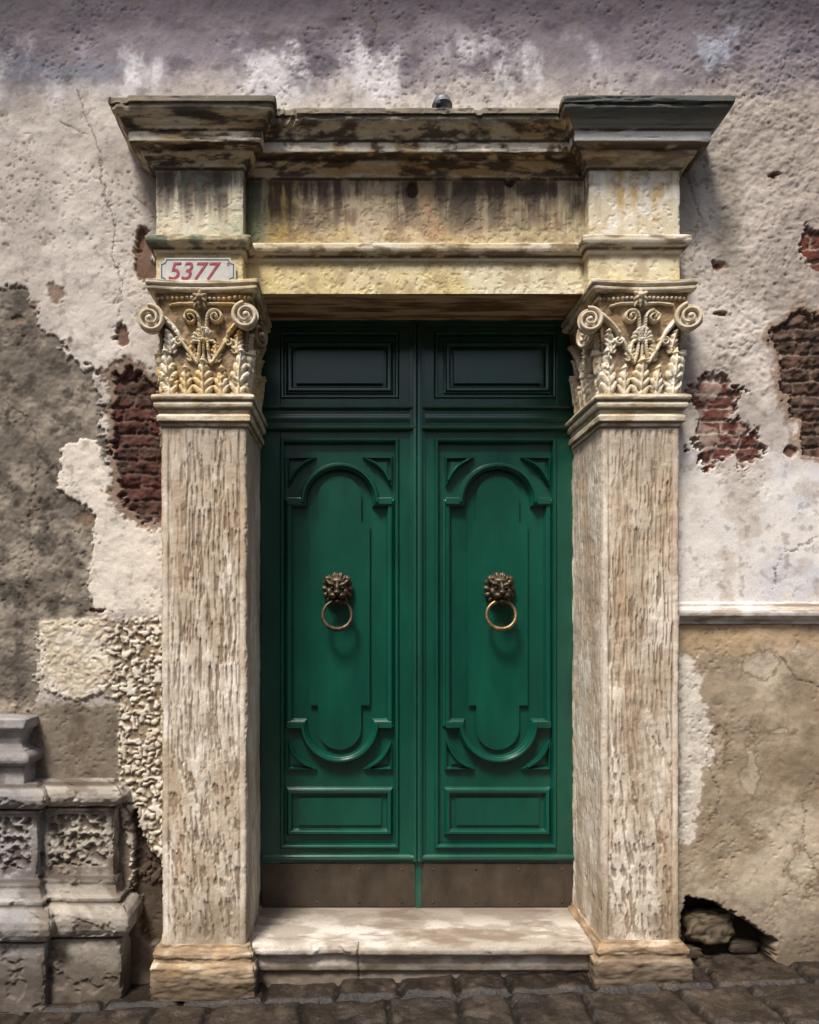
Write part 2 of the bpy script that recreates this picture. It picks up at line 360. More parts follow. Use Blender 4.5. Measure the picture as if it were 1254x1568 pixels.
def ecol(I,d):
    x,z,s,t,off=I['x'],I['z'],I['s'],I['t'],I['off']
    sh=x.shape; seg=I['seg']
    c=np.ones(sh+(3,))*np.array([214,203,177.])
    n1=fbm(s*3,t*3,220,7); n2=fbm(s*14,t*14,224,6); n3=fbm(s*40,t*10,228,4); strk=fbm(s*16,z*1.4,232,5)
    c=mix(c,(228,220,202),sm(.42,.66,n2))
    c=mix(c,(196,174,130),sm(.40,.66,n1)*.5)
    cen=(seg==3)*1.0; lft=(seg<=2)*1.0; rgt=(seg>=5)*1.0
    fr=sm(3.735,3.75,z)*sm(4.06,4.04,z)
    P=XV+(x-XC)*303
    c=mix(c,(162,138,108),cen*fr*sm(430,480,P+(n2-.5)*60)*sm(885,830,P+(n2-.5)*60)*sm(3.75,3.84,z+(n2-.5)*.14)*.9)
    c=mix(c,(200,162,72),cen*fr*sm(402,412,P)*sm(475,425,P+(n2-.5)*40)*.75)
    c=mix(c,(204,170,104),cen*fr*sm(3.83,3.75,z+(n2-.5)*.1)*.5)
    c=mix(c,(186,140,106),cen*fr*sm(17,2,np.abs(P-655+(z-3.9)*60+(n2-.5)*50))*.55)
    c=mix(c,(206,194,170),cen*fr*sm(.47,.66,fbm(s*7,t*7,240,7))*.45)
    c=mix(c,(106,88,70),cen*fr*sm(.40,.60,strk+(n2-.5)*.4)*sm(3.70,3.96,z)*.7)
    c=mix(c,(110,92,74),cen*fr*sm(.50,.66,fbm(s*20,z*20,248,6))*.4)
    c=mix(c,(118,118,92),cen*fr*sm(.46,.66,fbm(s*4,z*3,246,6))*.35)
    so=sm(.36,.64,strk+(n2-.5)*.35+.35*(z-3.96))*sm(3.80,4.02,z+(strk-.5)*.25)*fr
    c=mix(c,(70,58,48),so*np.where(rgt>0,.3,.8))
    for cx in (259,281,308,333):
        m=sm(11,3,np.abs(XV+(x-XC)*310-cx+(n3-.5)*10)); hl=3.80+.1*vn(np.array(cx*1.7),np.array(.3),3)
        c=mix(c,(66,61,54),m*(seg==1)*fr*sm(hl-.06,hl+.12,z+(n3-.5)*.12)*.75)
    for cx in (950,972,1005): 
        m=sm(10,2,np.abs(XV+(x-XC)*310-cx+(n3-.5)*10)); c=mix(c,(186,150,94),m*(seg==5)*fr*sm(3.76,3.88,z)*.7)
    c=mix(c,(232,227,215),(seg==5)*fr*sm(.42,.62,n2)*.6)
    c=mix(c,(172,186,164),(seg<=1)*fr*sm(.45,.66,n1)*.5)
    c=mix(c,(92,102,72),cen*fr*sm(418,388,P+(n2-.5)*20)*.7)
    lo=sm(3.642,3.635,z); c=mix(c,(228,216,180),lo*.7); c=mix(c,(206,182,116),lo*sm(.42,.68,n1)*.55)
    c=mix(c,(146,124,90),lo*sm(.46,.70,n2)*.45)
    c=mix(c,(120,100,74),lo*sm(3.60,3.64,z+(n2-.5)*.03)*.35)
    co=sm(4.05,4.07,z)
    c=mix(c,(206,192,164),co*.8)
    c=mix(c,(178,142,92),co*sm(.42,.64,fbm(s*6,t*18,250,6))*.65)
    c=mix(c,(56,48,41),co*sm(.44,.62,fbm(s*8,t*26,255,7))*np.where(rgt>0,.35,np.where(lft>0,.85,.75)))
    c=mix(c,(232,223,204),co*sm(4.128,4.132,z)*sm(4.18,4.176,z)*sm(.36,.54,n2)*.85)
    cw=sm(4.225,4.25,z+(n2-.5)*.03); c=mix(c,(124,117,103),cw*.75)
    c=mix(c,(118,120,114),rgt*sm(4.11,4.14,z)*.85); c=mix(c,(80,83,80),rgt*sm(4.20,4.24,z)*.8)
    c=mix(c,(228,226,220),rgt*sm(4.128,4.132,z)*sm(4.18,4.176,z)*.8)
    c=mix(c,(76,68,60),lft*cw*sm(.35,.62,n2)*.6)
    mo=sm(3.655,3.662,z)*sm(3.738,3.73,z); c=mix(c,(104,84,60),mo*sm(.44,.66,fbm(s*12,t*40,260,5))*.65)
    c=mix(c,(56,74,56),mo*lft*sm(.4,.6,n2)*.6)
    for zq in (3.66,3.727,4.057,4.122,4.180,4.262): c=mix(c,(62,50,39),sm(.007,.001,np.abs(z-zq))*.75*sm(.3,.5,n2))
    c=mix(c,(58,42,30),sm(1.1,.7,np.hypot((P-632)/9,(ZV-(z-ZC)*303-291)/12))*fr*.85)
    c=mix(c,(58,42,30),sm(1.1,.7,np.hypot((P-781)/8,(ZV-(z-ZC)*303-277)/10))*fr*.85)
    return c
sweep('entablature',path,prof,M_stone,.0045,.0045,edisp,ecol,dcase)
def slab_grid(name,corners,nx,ny,colf,parent,amp=.003,mat=M_stone,seed=300):
    A,B,C,Dd=[np.array(c,float) for c in corners]
    u=np.linspace(0,1,nx)[:,None,None]; v=np.linspace(0,1,ny)[None,:,None]
    P=(A*(1-u)+B*u)*(1-v)+(Dd*(1-u)+C*u)*v
    nrm=np.cross(B-A,Dd-A); nrm/=np.linalg.norm(nrm)
    W=np.linalg.norm(B-A);H=np.linalg.norm(Dd-A)
    uu=np.repeat(u[:,:,0]*W,ny,1); vv=np.repeat(v[:,:,0]*H,nx,0)
    P=P+nrm*((fbm(uu*14,vv*14,seed,4)-.5)*amp)[...,None]
    return grid_obj(name,P,colf(uu,vv),mat,parent)
def sofcol(u,v):
    n=fbm(u*3,v*22,310,6); c=mix(np.ones(u.shape+(3,))*np.array([204,176,142.]),(122,90,64),sm(.38,.66,n)); return c
slab_grid('lintel_soffit',[(BX1-.1,YC+.001,3.483),(BX2+.12,YC+.001,3.483),(BX2+.12,.42,3.515),(BX1-.1,.42,3.515)],240,70,sofcol,dcase)

# --- pilaster shafts
def shaft(name,path,inner_seg,sd):
    z0,z1=.235,2.79
    cache={}
    def field(I):
        if 'g' in cache: return cache['g']
        m=np.minimum(I['u'],I['L']-I['u']); m=np.where(I['seg']==1,m,.2*np.ones_like(m)+0*m)
        side=(I['seg']==inner_seg)
        mg=np.where(side,.6*sm(.012,.03,I['u'] if inner_seg==2 else I['L']-I['u']),sm(.030,.040,m+(fbm(I['s']*20,I['z']*8,sd+9,3)-.5)*.010))
        mg=mg*sm(z1-.01,z1-.035,I['z'])*sm(z0+.01,z0+.04,I['z'])
        s,z=I['s'],I['z']
        wx=s+(fbm(s*9,z*4,sd,3)-.5)*.020; wz=z+(fbm(s*11,z*9,sd+3,3)-.5)*.05
        a=fbm(wx*135,wz*9,sd+5,3,.5)                       # long vertical chisel strokes
        b=vn(wx*95+wz*12,wz*17,sd+7)*.62+.38*fbm(wx*150,wz*40,sd+8,2)
        lowm=sm(1.7,.9,z+(fbm(s*4,z*4,sd+21,3)-.5)*.9)*.85
        ga=sm(.50,.66,a); gb=sm(.50,.68,b)
        g=ga*(1-lowm)+gb*lowm
        den=sm(.30,.50,fbm(s*5,z*3,sd+31,4))
        g=g*(.45+.55*den)
        cache['g']=(np.clip(g,0,1)*mg,mg); return cache['g']
    def disp(I):
        g,mg=field(I); d=-g*.0075+chips(I,.004,sd+30)*1.6+(fbm(I['s']*5,I['z']*5,sd+50,3)-.5)*.012
        d-=.006*sm(.008,.002,np.abs(np.minimum(I['u'],I['L']-I['u'])-.034))*(I['seg']==1)*mg
        return d
    def colf(I,d):
        g,mg=field(I); s,z=I['s'],I['z']
        n=fbm(s*6,z*2.0,sd+60,7); n2=fbm(s*30,z*9,sd+64,5)
        c=np.ones(s.shape+(3,))*np.array([206,194,176.]); c=mix(c,(232,223,208),sm(.40,.64,n2)); c=mix(c,(178,159,136),sm(.42,.68,n)*.75)
        c=mix(c,(112,92,74),g*.66)
        c=mix(c,(182,146,112),sm(.48,.74,fbm(s*8,z*1.2,sd+70,6))*.3)
        c=mix(c,(112,92,72),sm(.008,.002,np.abs(np.minimum(I['u'],I['L']-I['u'])-.034))*(I['seg']==1)*mg*.55)
        edge=sm(.02,.0,I['dc'])*(I['dc']<.5); c=mix(c,(156,128,104),edge*sm(.35,.6,n2)*.5)
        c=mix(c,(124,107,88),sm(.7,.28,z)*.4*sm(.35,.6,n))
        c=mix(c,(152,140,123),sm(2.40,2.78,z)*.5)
        return c
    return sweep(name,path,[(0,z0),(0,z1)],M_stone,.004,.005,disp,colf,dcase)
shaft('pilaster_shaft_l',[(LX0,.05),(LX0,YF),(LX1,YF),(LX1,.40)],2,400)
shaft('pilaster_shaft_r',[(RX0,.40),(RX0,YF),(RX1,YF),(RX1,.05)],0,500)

# --- bases
def basecol(I,d):
    s,t=I['s'],I['t']; n=fbm(s*8,t*8,600,6); c=mix(np.ones(s.shape+(3,))*np.array([200,184,160.]),(154,132,105),sm(.4,.66,n))
    c=mix(c,(112,90,68),sm(.44,.66,fbm(s*4,t*24,604,6))*.7); c=mix(c,(204,168,120),sm(.5,.7,fbm(s*5,t*5,608,5))*.35)
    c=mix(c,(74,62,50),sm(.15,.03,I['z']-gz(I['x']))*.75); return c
def bdisp(I): return chips(I,.009,620)*1.5+(fbm(I['s']*12,I['t']*26,640,3)-.5)*.018
bprof=[(.046,-.02),(.048,.135),(.044,.15),(.032,.155),(.030,.172),(.036,.185),(.036,.20),(.026,.215),(.012,.222),(.006,.236),(-.03,.24)]
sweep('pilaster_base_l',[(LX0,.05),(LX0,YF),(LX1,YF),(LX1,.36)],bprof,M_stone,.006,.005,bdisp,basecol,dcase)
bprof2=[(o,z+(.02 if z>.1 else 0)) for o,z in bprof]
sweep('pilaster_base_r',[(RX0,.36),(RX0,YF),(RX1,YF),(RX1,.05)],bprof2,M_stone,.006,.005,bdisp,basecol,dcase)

# --- capitals
def bez(p0,p1,p2,n=16):
    t=np.linspace(0,1,n); return [((1-a)**2*p0[0]+2*a*(1-a)*p1[0]+a*a*p2[0],(1-a)**2*p0[1]+2*a*(1-a)*p1[1]+a*a*p2[1]) for a in t]
strokes=[]
def stroke(pts,w0,w1,a0,a1=None): strokes.append((pts,w0,w1,a0,a0 if a1 is None else a1))
def spiral(cx,cy,r,turns,sgn,a0):
    pts=[]
    for i in range(46):
        f=i/45; a=a0+sgn*f*turns*2*math.pi; rr=r*(1-f*.88); pts.append((cx+rr*math.cos(a),cy+rr*math.sin(a)))
    return pts
def acanthus(U,V,u0,v0,h,wd,lean,amp,nl=5):
    """leaf: scalloped outline, ribs fanning from the midrib, tip curling outward"""
    t=(V-v0)/h; uc=U-u0-lean*np.clip(t,0,1)**2; au=np.abs(uc)
    tt=np.clip(t,0,1)
    lob=t*nl-au/wd*1.1
    sc=np.abs(np.sin(math.pi*lob))**.6
    env=wd*np.clip(1-tt**2.6,0,1)**.55*(.72+.38*np.sin(math.pi*np.clip(tt*1.15,0,1)))*(.70+.36*sc)
    r=au/np.maximum(env,1e-5)
    ins=(r<1)&(t>-.02)&(t<1)
    hh=amp*(.50+.55*tt)*np.clip(1-r**4,0,1)**.5
    rib=.62+.38*sc
    hh=hh*np.where(au<.004,1.0,rib)
    hh=hh+amp*.20*np.exp(-(au/.0045)**2)
    curl=np.hypot(uc/(wd*.42),(t-.90)*h/(wd*.30)); hh=np.where(curl<1,np.maximum(hh,amp*1.35*np.sqrt(np.clip(1-curl**2,0,1))),hh)
    return np.where(ins|(curl<1),hh,0)
stroke(spiral(.054,.385,.036,1.7,-1,math.pi),.0080,.0045,.034,.042); stroke(bez((.034,.17),(.006,.27),(.018,.385),18),.010,.008,.026,.034)
stroke(bez((.036,.17),(.085,.24),(.115,.31),18),.010,.010,.026,.032); stroke(bez((.115,.31),(.15,.36),(.20,.40),18),.012,.018,.032,.036)
stroke(spiral(.112,.268,.024,1.4,-1,math.pi*.9),.0070,.0045,.026,.032)
for k in range(5):
    a=math.radians(90-k*24); stroke([(math.cos(a)*r,.275+math.sin(a)*r*1.1) for r in np.linspace(.012,.052-.003*k,8)],.0035,.0105,.022,.034)
stroke([(0,.275)],.013,.013,.038); stroke(bez((0,.19),(0,.22),(0,.27),10),.008,.006,.024,.028)
stroke(bez((.14,.445),(.09,.458),(.02,.452),16),.007,.007,.018)
for k in range(10): stroke([(.010+.020*k,.478)],.0085,.0085,.016)
def relief(U,V):
    U=np.abs(U); h=np.zeros(U.shape)
    for pts,w0,w1,a0,a1 in strokes:
        n=len(pts); W=max(w0,w1)+.01
        x0=min(p[0] for p in pts)-W;x1=max(p[0] for p in pts)+W;y0=min(p[1] for p in pts)-W;y1=max(p[1] for p in pts)+W
        sel=(U>x0)&(U<x1)&(V>y0)&(V<y1)
        if not sel.any(): continue
        u=U[sel];v=V[sel];hh=np.zeros(u.shape)
        for i,(a,b) in enumerate(pts):
            f=i/max(1,n-1); w=w0+(w1-w0)*f; am=a0+(a1-a0)*f
            d2=((u-a)**2+(v-b)**2)/(w*w); hh=np.maximum(hh,am*np.clip(1-d2,0,1)**.45*(1-(.25 if w<.013 else 0)*np.exp(-d2*14)))
        h[sel]=np.maximum(h[sel],hh)
    for L in ((.150,.215,.110,.032,.018,.026,4),(.060,.175,.095,.026,-.012,.024,4),(.082,-.01,.165,.036,.004,.026,4),(.165,-.01,.250,.044,.010,.034,5),(0,-.01,.200,.050,0,.036,5)):
        h=np.maximum(h,acanthus(U,V,*L))
    return h
def capital(name,path,inner,sd,warm):
    zb,zt=2.935,3.455
    pr=[(.0,zb),(.004,3.0),(.008,3.15),(.014,3.3),(.026,3.40),(.040,zt)]
    cache={}
    def H(I):
        V=I['z']-zb; fr=I['seg']==1
        wob=(fbm(I['s']*9,I['z']*9,sd+90,2)-.5)*.010
        U=np.where(fr,(I['u']-I['L']/2)*(.205/(I['L']/2))+wob,9.)
        v=I['L']-I['u'] if inner==0 else I['u']
        sd_=I['seg']==inner
        U=np.where(sd_,(v-.21)*.95,U)
        ou=(I['seg']!=1)&(~sd_); U=np.where(ou,(np.where(inner==2,I['L']-I['u'],I['u'])-.2),U)
        return relief(U,V+wob)
    def disp(I):
        h=H(I); h=h*(1-.35*sm(.58,.72,fbm(I['s']*14,I['z']*14,sd+95,3))); cache['h']=h
        return h*1.15-.014+(fbm(I['s']*40,I['z']*40,sd,4)-.5)*.006-np.clip(1-I['dc']/.02,0,1)*.004
    def colf(I,d):
        h=cache['h']; s,z=I['s'],I['z']; n=fbm(s*7,z*7,sd+10,6); n2=fbm(s*26,z*26,sd+14,5)
        c=mix(np.ones(s.shape+(3,))*np.array([220,210,188.]),(236,230,216),sm(.40,.64,n2))
        yl=sm(.38,.66,n+warm*.20*(sm(0,1,I['u']/np.maximum(I['L'],.01))-.3)); c=mix(c,(206,166,94),yl*(.12+.5*warm))
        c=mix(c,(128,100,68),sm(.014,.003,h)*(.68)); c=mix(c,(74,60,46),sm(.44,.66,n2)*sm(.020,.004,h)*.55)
        c=mix(c,(150,122,90),(I['seg']==inner)*.25)
        return c
    sweep(name+'_bell',path,pr,M_stone,.0024,.0024,disp,colf,dcase)
    def adisp(I):
        k=np.where(I['seg']==1,np.sin(np.clip(I['u']/I['L'],0,1)*math.pi),0); return -k*.022+chips(I,.004,sd+60)
    def acol(I,d):
        s,t=I['s'],I['t']; n=fbm(s*14,t*14,sd+70,6); c=mix(np.ones(s.shape+(3,))*np.array([224,214,192.]),(194,172,132),sm(.4,.66,n)*.7)
        c=mix(c,(104,88,68),sm(.46,.68,fbm(s*10,t*40,sd+74,6))*.55); return c
    sweep(name+'_abacus',path,[(.02,3.436),(.046,3.44),(.058,3.446),(.060,3.458),(.052,3.463),(.056,3.468),(.066,3.474),(.066,3.490),(.05,3.494),(-.05,3.497)],M_stone,.006,.004,adisp,acol,dcase)
    def nd(I): return chips(I,.004,sd+80)
    def ncol(I,d):
        c=acol(I,d)
        for zq in (2.787,2.808,2.850,2.870,2.908,2.940): c=mix(c,(96,78,58),sm(.007,.001,np.abs(I['z']-zq))*.6)
        return c
    sweep(name+'_necking',path,[(-.01,2.785),(.006,2.787),(.008,2.806),(.022,2.812),(.022,2.838),(.016,2.846),(.012,2.852),(.014,2.866),(.030,2.878),(.034,2.892),(.030,2.906),(.040,2.912),(.044,2.924),(.040,2.936),(.02,2.946),(-.02,2.947)],M_stone,.006,.004,nd,ncol,dcase)
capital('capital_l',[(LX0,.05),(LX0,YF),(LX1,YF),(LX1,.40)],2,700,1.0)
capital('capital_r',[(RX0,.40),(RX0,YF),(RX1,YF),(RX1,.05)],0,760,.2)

M_capst=noise_mat('carved_stone',(170,149,118),(222,211,190),14,.8,0,.5,.003,(1,1,1),.1,.3,((96,74,50),.7))
M_capdk=noise_mat('carved_stone_dark',(112,94,72),(164,142,112),14,.8,0,.5,.003,(1,1,1),.1,.3,((60,48,34),.7))
def volute(name,cx,cz,y,r,sgn,ang=0,mat=M_capst):
    bm=bmesh.new(); N=80; K=9; rings=[]
    tw=2.1
    for i in range(N+1):
        f=i/N; a=math.radians(100)+(-sgn)*f*tw*2*math.pi; rr=r*(1-f)**.85*.92+r*.06; w=r*.20*(1-f*.70)
        ring=[]
        for q in range(K):
            b=math.pi*q/(K-1); lat=-math.cos(b)*w; hgt=math.sin(b)*w*1.5+.002+.018*f
            ring.append((rr+lat,a,hgt))
        rings.append([bm.verts.new(((q0)*math.cos(a0),-h0,(q0)*math.sin(a0))) for q0,a0,h0 in ring])
    for i in range(N):
        for q in range(K-1): bm.faces.new((rings[i][q],rings[i+1][q],rings[i+1][q+1],rings[i][q+1]))
    an=[2*math.pi*i/40 for i in range(40)]
    f1=[bm.verts.new((math.cos(a)*r*.98,-.002,math.sin(a)*r*.98)) for a in an]
    f2=[bm.verts.new((math.cos(a)*r*.80,.055,math.sin(a)*r*.80)) for a in an]
    bm.faces.new(f1)
    for i in range(40): bm.faces.new((f1[i],f1[(i+1)%40],f2[(i+1)%40],f2[i]))
    r0=bmesh.ops.create_uvsphere(bm,u_segments=12,v_segments=8,radius=r*.19)['verts']
    for v in r0: v.co+=Vector((0,-.026,0))
    bmesh.ops.recalc_face_normals(bm,faces=bm.faces)
    me=bpy.data.meshes.new(name); bm.to_mesh(me); bm.free(); me.materials.append(mat)
    for p in me.polygons: p.use_smooth=True
    me.set_sharp_from_angle(angle=math.radians(50))
    o=link(bpy.data.objects.new(name,me),dcase)
    o.location=(cx,y,cz); o.rotation_euler=(0,0,math.radians(ang))
    return o
def blob_obj(name,blobs,mat,vox,parent=None,smooth_it=4):
    bm=bmesh.new()
    for (c,r,rot) in blobs:
        vs=bmesh.ops.create_icosphere(bm,subdivisions=3,radius=1)['verts']
        M=Matrix.Translation(c)@rot.to_4x4()@Matrix.Diagonal((r[0],r[1],r[2],1))
        for v in vs: v.co=M@v.co
    me=bpy.data.meshes.new(name); bm.to_mesh(me); bm.free(); me.materials.append(mat)
    o=link(bpy.data.objects.new(name,me),parent)
    md=o.modifiers.new('r','REMESH'); md.mode='VOXEL'; md.voxel_size=vox; md.use_smooth_shade=True
    s=o.modifiers.new('s','SMOOTH'); s.iterations=smooth_it; s.factor=.4
    return o
def rotY(a): return Matrix.Rotation(a,3,'Y')
def flower(name,x,z,y,mat):
    bl=[((x,y-.02,z),(.013,.016,.013),Matrix.Identity(3))]
    for k in range(6):
        a=k*math.pi/3+.5; bl.append(((x+math.cos(a)*.022,y-.008,z+math.sin(a)*.022),(.018,.012,.010),rotY(-a)))
    for k in (-1,0,1): bl.append(((x+k*.02,y-.004,z-.03),(.008,.01,.024),rotY(-k*.4)))
    return blob_obj(name,bl,mat,.0028,dcase,2)
YV=YF-.052
volute('volute_1',X(230,YV),Z(489,YV),YV,.066,1,8)
volute('volute_2',X(376,YV),Z(484,YV),YV,.064,-1,6)
volute('volute_3',LX1+.045,Z(516,-.03),-.045,.066,1,68,M_capdk)
volute('volute_4',X(903,YV),Z(491,YV),YV,.060,1,-10)
volute('volute_5',X(1056,YV),Z(486,YV),YV,.066,-1,-14)
volute('volute_6',RX0-.045,Z(516,-.03),-.045,.064,-1,-68,M_capst)
flower('fleuron_1',X(305,YF-.05),Z(455,YF-.05),YF-.035,M_capdk)
flower('fleuron_2',X(982,YF-.05),Z(452,YF-.05),YF-.035,M_capst)

# ================================================================ DOORSTEP
step=empty('stone_doorstep')
def stcol(I,d):
    s,t=I['s'],I['t']; n=fbm(s*5,t*7,800,7); c=mix(np.ones(s.shape+(3,))*np.array([170,160,147.]),(212,204,193),sm(.42,.64,n))
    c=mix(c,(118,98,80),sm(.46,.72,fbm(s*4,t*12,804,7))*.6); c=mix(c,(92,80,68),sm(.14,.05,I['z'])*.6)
    c=mix(c,(100,88,76),sm(-.08,-.40,I['off'])*.6)
    gap=sm(.006,.002,np.abs(I['x']-X(549,-.1)+(n-.5)*.05))*(I['off']>.01); c=mix(c,(70,58,50),gap*.7)
    return c
def stdisp(I):
    n=fbm(I['s']*5,I['t']*7,800,7)
    return chips(I,.008,820)-.014*sm(.48,.7,fbm(I['s']*5,I['t']*8,830,5))*(I['off']>.01)-.010*sm(.006,.002,np.abs(I['x']-X(549,-.1)+(n-.5)*.05))
sy=-.055
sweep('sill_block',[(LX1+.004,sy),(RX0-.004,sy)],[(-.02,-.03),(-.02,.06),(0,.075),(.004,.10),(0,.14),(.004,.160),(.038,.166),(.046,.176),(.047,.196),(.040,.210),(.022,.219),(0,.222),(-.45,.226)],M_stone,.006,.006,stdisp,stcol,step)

# ================================================================ DOUBLE DOOR
door=empty('green_double_door')
Y0=YD+.020
def bx(name,a,b,c,d,y0,y1,mat=M_green,bev=.003): return box(name,X(a,YD),X(c,YD),y0,y1,Z(d,YD),Z(b,YD),mat,door,bev)
PR=[(-.5,0),(-.46,.35),(-.34,.55),(-.30,.85),(-.12,1.0),(.10,1.0),(.22,.80),(.26,.5),(.40,.38),(.5,0)]
def prof_s(w,h): return [(a*w,b*h) for a,b in PR]
def P2(pts,y=YD): return [(X(a,y),Z(b,y)) for a,b in pts]
def leafdoor(n,x0,x1,cx):
    a,b=(x0+30,x1-28) if n==1 else (x0+24,x1-32)
    bx(f'leaf_{n}_panel_back',x0,485,x1,1392,Y0,Y0+.04)
    bx(f'leaf_{n}_stile_a',x0,485,a,1392,YD,Y0+.012); bx(f'leaf_{n}_stile_b',b,485,x1,1392,YD,Y0+.012)
    for i,(r0,r1) in enumerate([(485,508),(610,672),(1296,1322)]): bx(f'leaf_{n}_rail_{i}',a,r0,b,r1,YD+.001,Y0+.011)
    mould(f'leaf_{n}_edge_mould',P2([(a+3,674),(b-3,674),(b-3,1296),(a+3,1296)]),True,prof_s(.028,.026),YD+.008,M_green,door)
    mould(f'leaf_{n}_edge_mould_top',P2([(a+3,510),(b-3,510),(b-3,608),(a+3,608)]),True,prof_s(.022,.018),YD+.008,M_green,door)
    h=80
    mould(f'leaf_{n}_top_frame',P2([(cx-h+3,527),(cx+h-3,527),(cx+h-3,597),(cx-h+3,597)]),True,prof_s(.040,.028),Y0,M_green,door)
    plate(f'leaf_{n}_top_field',P2([(cx-h+13,587),(cx+h-13,587),(cx+h-13,537),(cx-h+13,537)]),Y0,.022,.026,M_green,door)
    r=56; zt=770; zb=1107; hw=78
    top=[(cx+r*math.cos(math.radians(180-t)),zt-r*math.sin(math.radians(t))) for t in range(0,181,6)]
    bot=[(cx+r*math.cos(math.radians(t)),zb+r*math.sin(math.radians(t))) for t in range(0,181,6)]
    out=[(cx-hw,zb),(cx-hw,zt)]+top+[(cx+hw,zt),(cx+hw,zb)]+bot
    mould(f'leaf_{n}_ornament_frame',P2(out),True,prof_s(.048,.034),Y0,M_green,door)
    mould(f'leaf_{n}_hood_top',P2([(p[0],-p[1]) for p in arcp(cx,-zt,r+1,180,0,30)]),False,prof_s(.042,.056),Y0,M_green,door)
    mould(f'leaf_{n}_hood_bottom',P2([(p[0],p[1]) for p in arcp(cx,zb,r+1,0,180,30)]),False,prof_s(.042,.056),Y0,M_green,door)
    for sx in (-1,1):
        for zz in (zt-2,zb+2):
            bx(f'leaf_{n}_key_{sx}_{zz}',cx+sx*67-13,zz-5,cx+sx*67+13,zz+5,Y0-.044,Y0)
    q=33; hw2=46
    t2=[(cx+q*math.cos(math.radians(180-t)),762-q*math.sin(math.radians(t))) for t in range(0,181,9)]
    b2=[(cx+q*math.cos(math.radians(t)),1115+q*math.sin(math.radians(t))) for t in range(0,181,9)]
    inn=[(cx-hw2,1080),(cx-hw2,800),(cx-q,800)]+t2+[(cx+q,800),(cx+hw2,800),(cx+hw2,1080),(cx+q,1080)]+b2+[(cx-q,1080)]
    plate(f'leaf_{n}_long_field',P2(inn),Y0-.001,.020,.009,M_green,door)
    for sx in (-1,1):
        for zc,sg in ((701,1),(1177,-1)):
            A=(cx+sx*79,zc); B=(cx+sx*38,zc); C=(cx+sx*79,zc+42*sg)
            cv=[(B[0]+(C[0]-B[0])*f+sx*5*math.sin(math.pi*f),B[1]+(C[1]-B[1])*f-sg*5*math.sin(math.pi*f)) for f in np.linspace(0,1,9)]
            tri=[A]+cv
            mould(f'leaf_{n}_corner_frame_{sx}_{sg}',P2(tri),True,prof_s(.018,.026),Y0,M_green,door)
            g=((A[0]+B[0]+C[0])/3,(A[1]+B[1]+C[1])/3)
            inner=[(g[0]+(p[0]-g[0])*.52,g[1]+(p[1]-g[1])*.52) for p in (A,B,C)]
            plate(f'leaf_{n}_corner_field_{sx}_{sg}',P2(inner),Y0-.001,.014,.006,M_green,door)
            mould(f'leaf_{n}_corner_lip_{sx}_{sg}',P2(cv[1:-1]),False,prof_s(.024,.040),Y0,M_green,door)
    mould(f'leaf_{n}_low_frame',P2([(cx-h+3,1211),(cx+h-3,1211),(cx+h-3,1275),(cx-h+3,1275)]),True,prof_s(.038,.030),Y0,M_green,door)
    plate(f'leaf_{n}_low_field',P2([(cx-h+16,1264),(cx+h-16,1264),(cx+h-16,1222),(cx-h+16,1222)]),Y0,.012,.008,M_green,door)
    bx(f'leaf_{n}_kick_plate',x0+3,1322,x1-4,1388,YD-.006,YD+.001,M_kick,.0015)
    mould(f'leaf_{n}_kick_rail',P2([(x0+3,1312),(x1-5,1312)]),False,prof_s(.030,.026),YD,M_green,door)
    for i in range(4):
        for zz in (1331,1381):
            u=x0+22+(x1-x0-46)*i/3
            bm=bmesh.new(); bmesh.ops.create_uvsphere(bm,u_segments=10,v_segments=6,radius=.008)
            for v in bm.verts: v.co=Vector((v.co.x+X(u,YD),v.co.y*.5+YD-.006,v.co.z+Z(zz,YD)))
            me=bpy.data.meshes.new('rivet'); bm.to_mesh(me); bm.free(); me.materials.append(M_bronze); link(bpy.data.objects.new(f'leaf_{n}_rivet_{i}_{zz}',me),door)
    for i,zz in enumerate((624,640,656)):
        mould(f'leaf_{n}_transom_bead_{i}',P2([(x0+2,zz),(x1-2,zz)]),False,prof_s((.026,.05,.03)[i],(.028,.008,.036)[i]),YD,M_green,door)
leafdoor(1,399,639.2,520); leafdoor(2,640.8,884,762)
mould('meeting_astragal',P2([(639,1316),(639,498)]),False,[(-.042,0),(-.042,.010),(-.026,.012),(-.024,.030),(-.010,.036),(0,.030),(.002,.024),(.004,.030),(.012,.036),(.024,.030),(.026,.012),(.042,.010),(.042,0)],YD,M_green,door)
mould('meeting_bead_low',P2([(641,1390),(641,1318)]),False,[(-.014,0),(-.014,.010),(.014,.010),(.014,0)],YD,M_green,door)
bx('head_bar',395,478,890,500,YD-.012,Y0+.05)

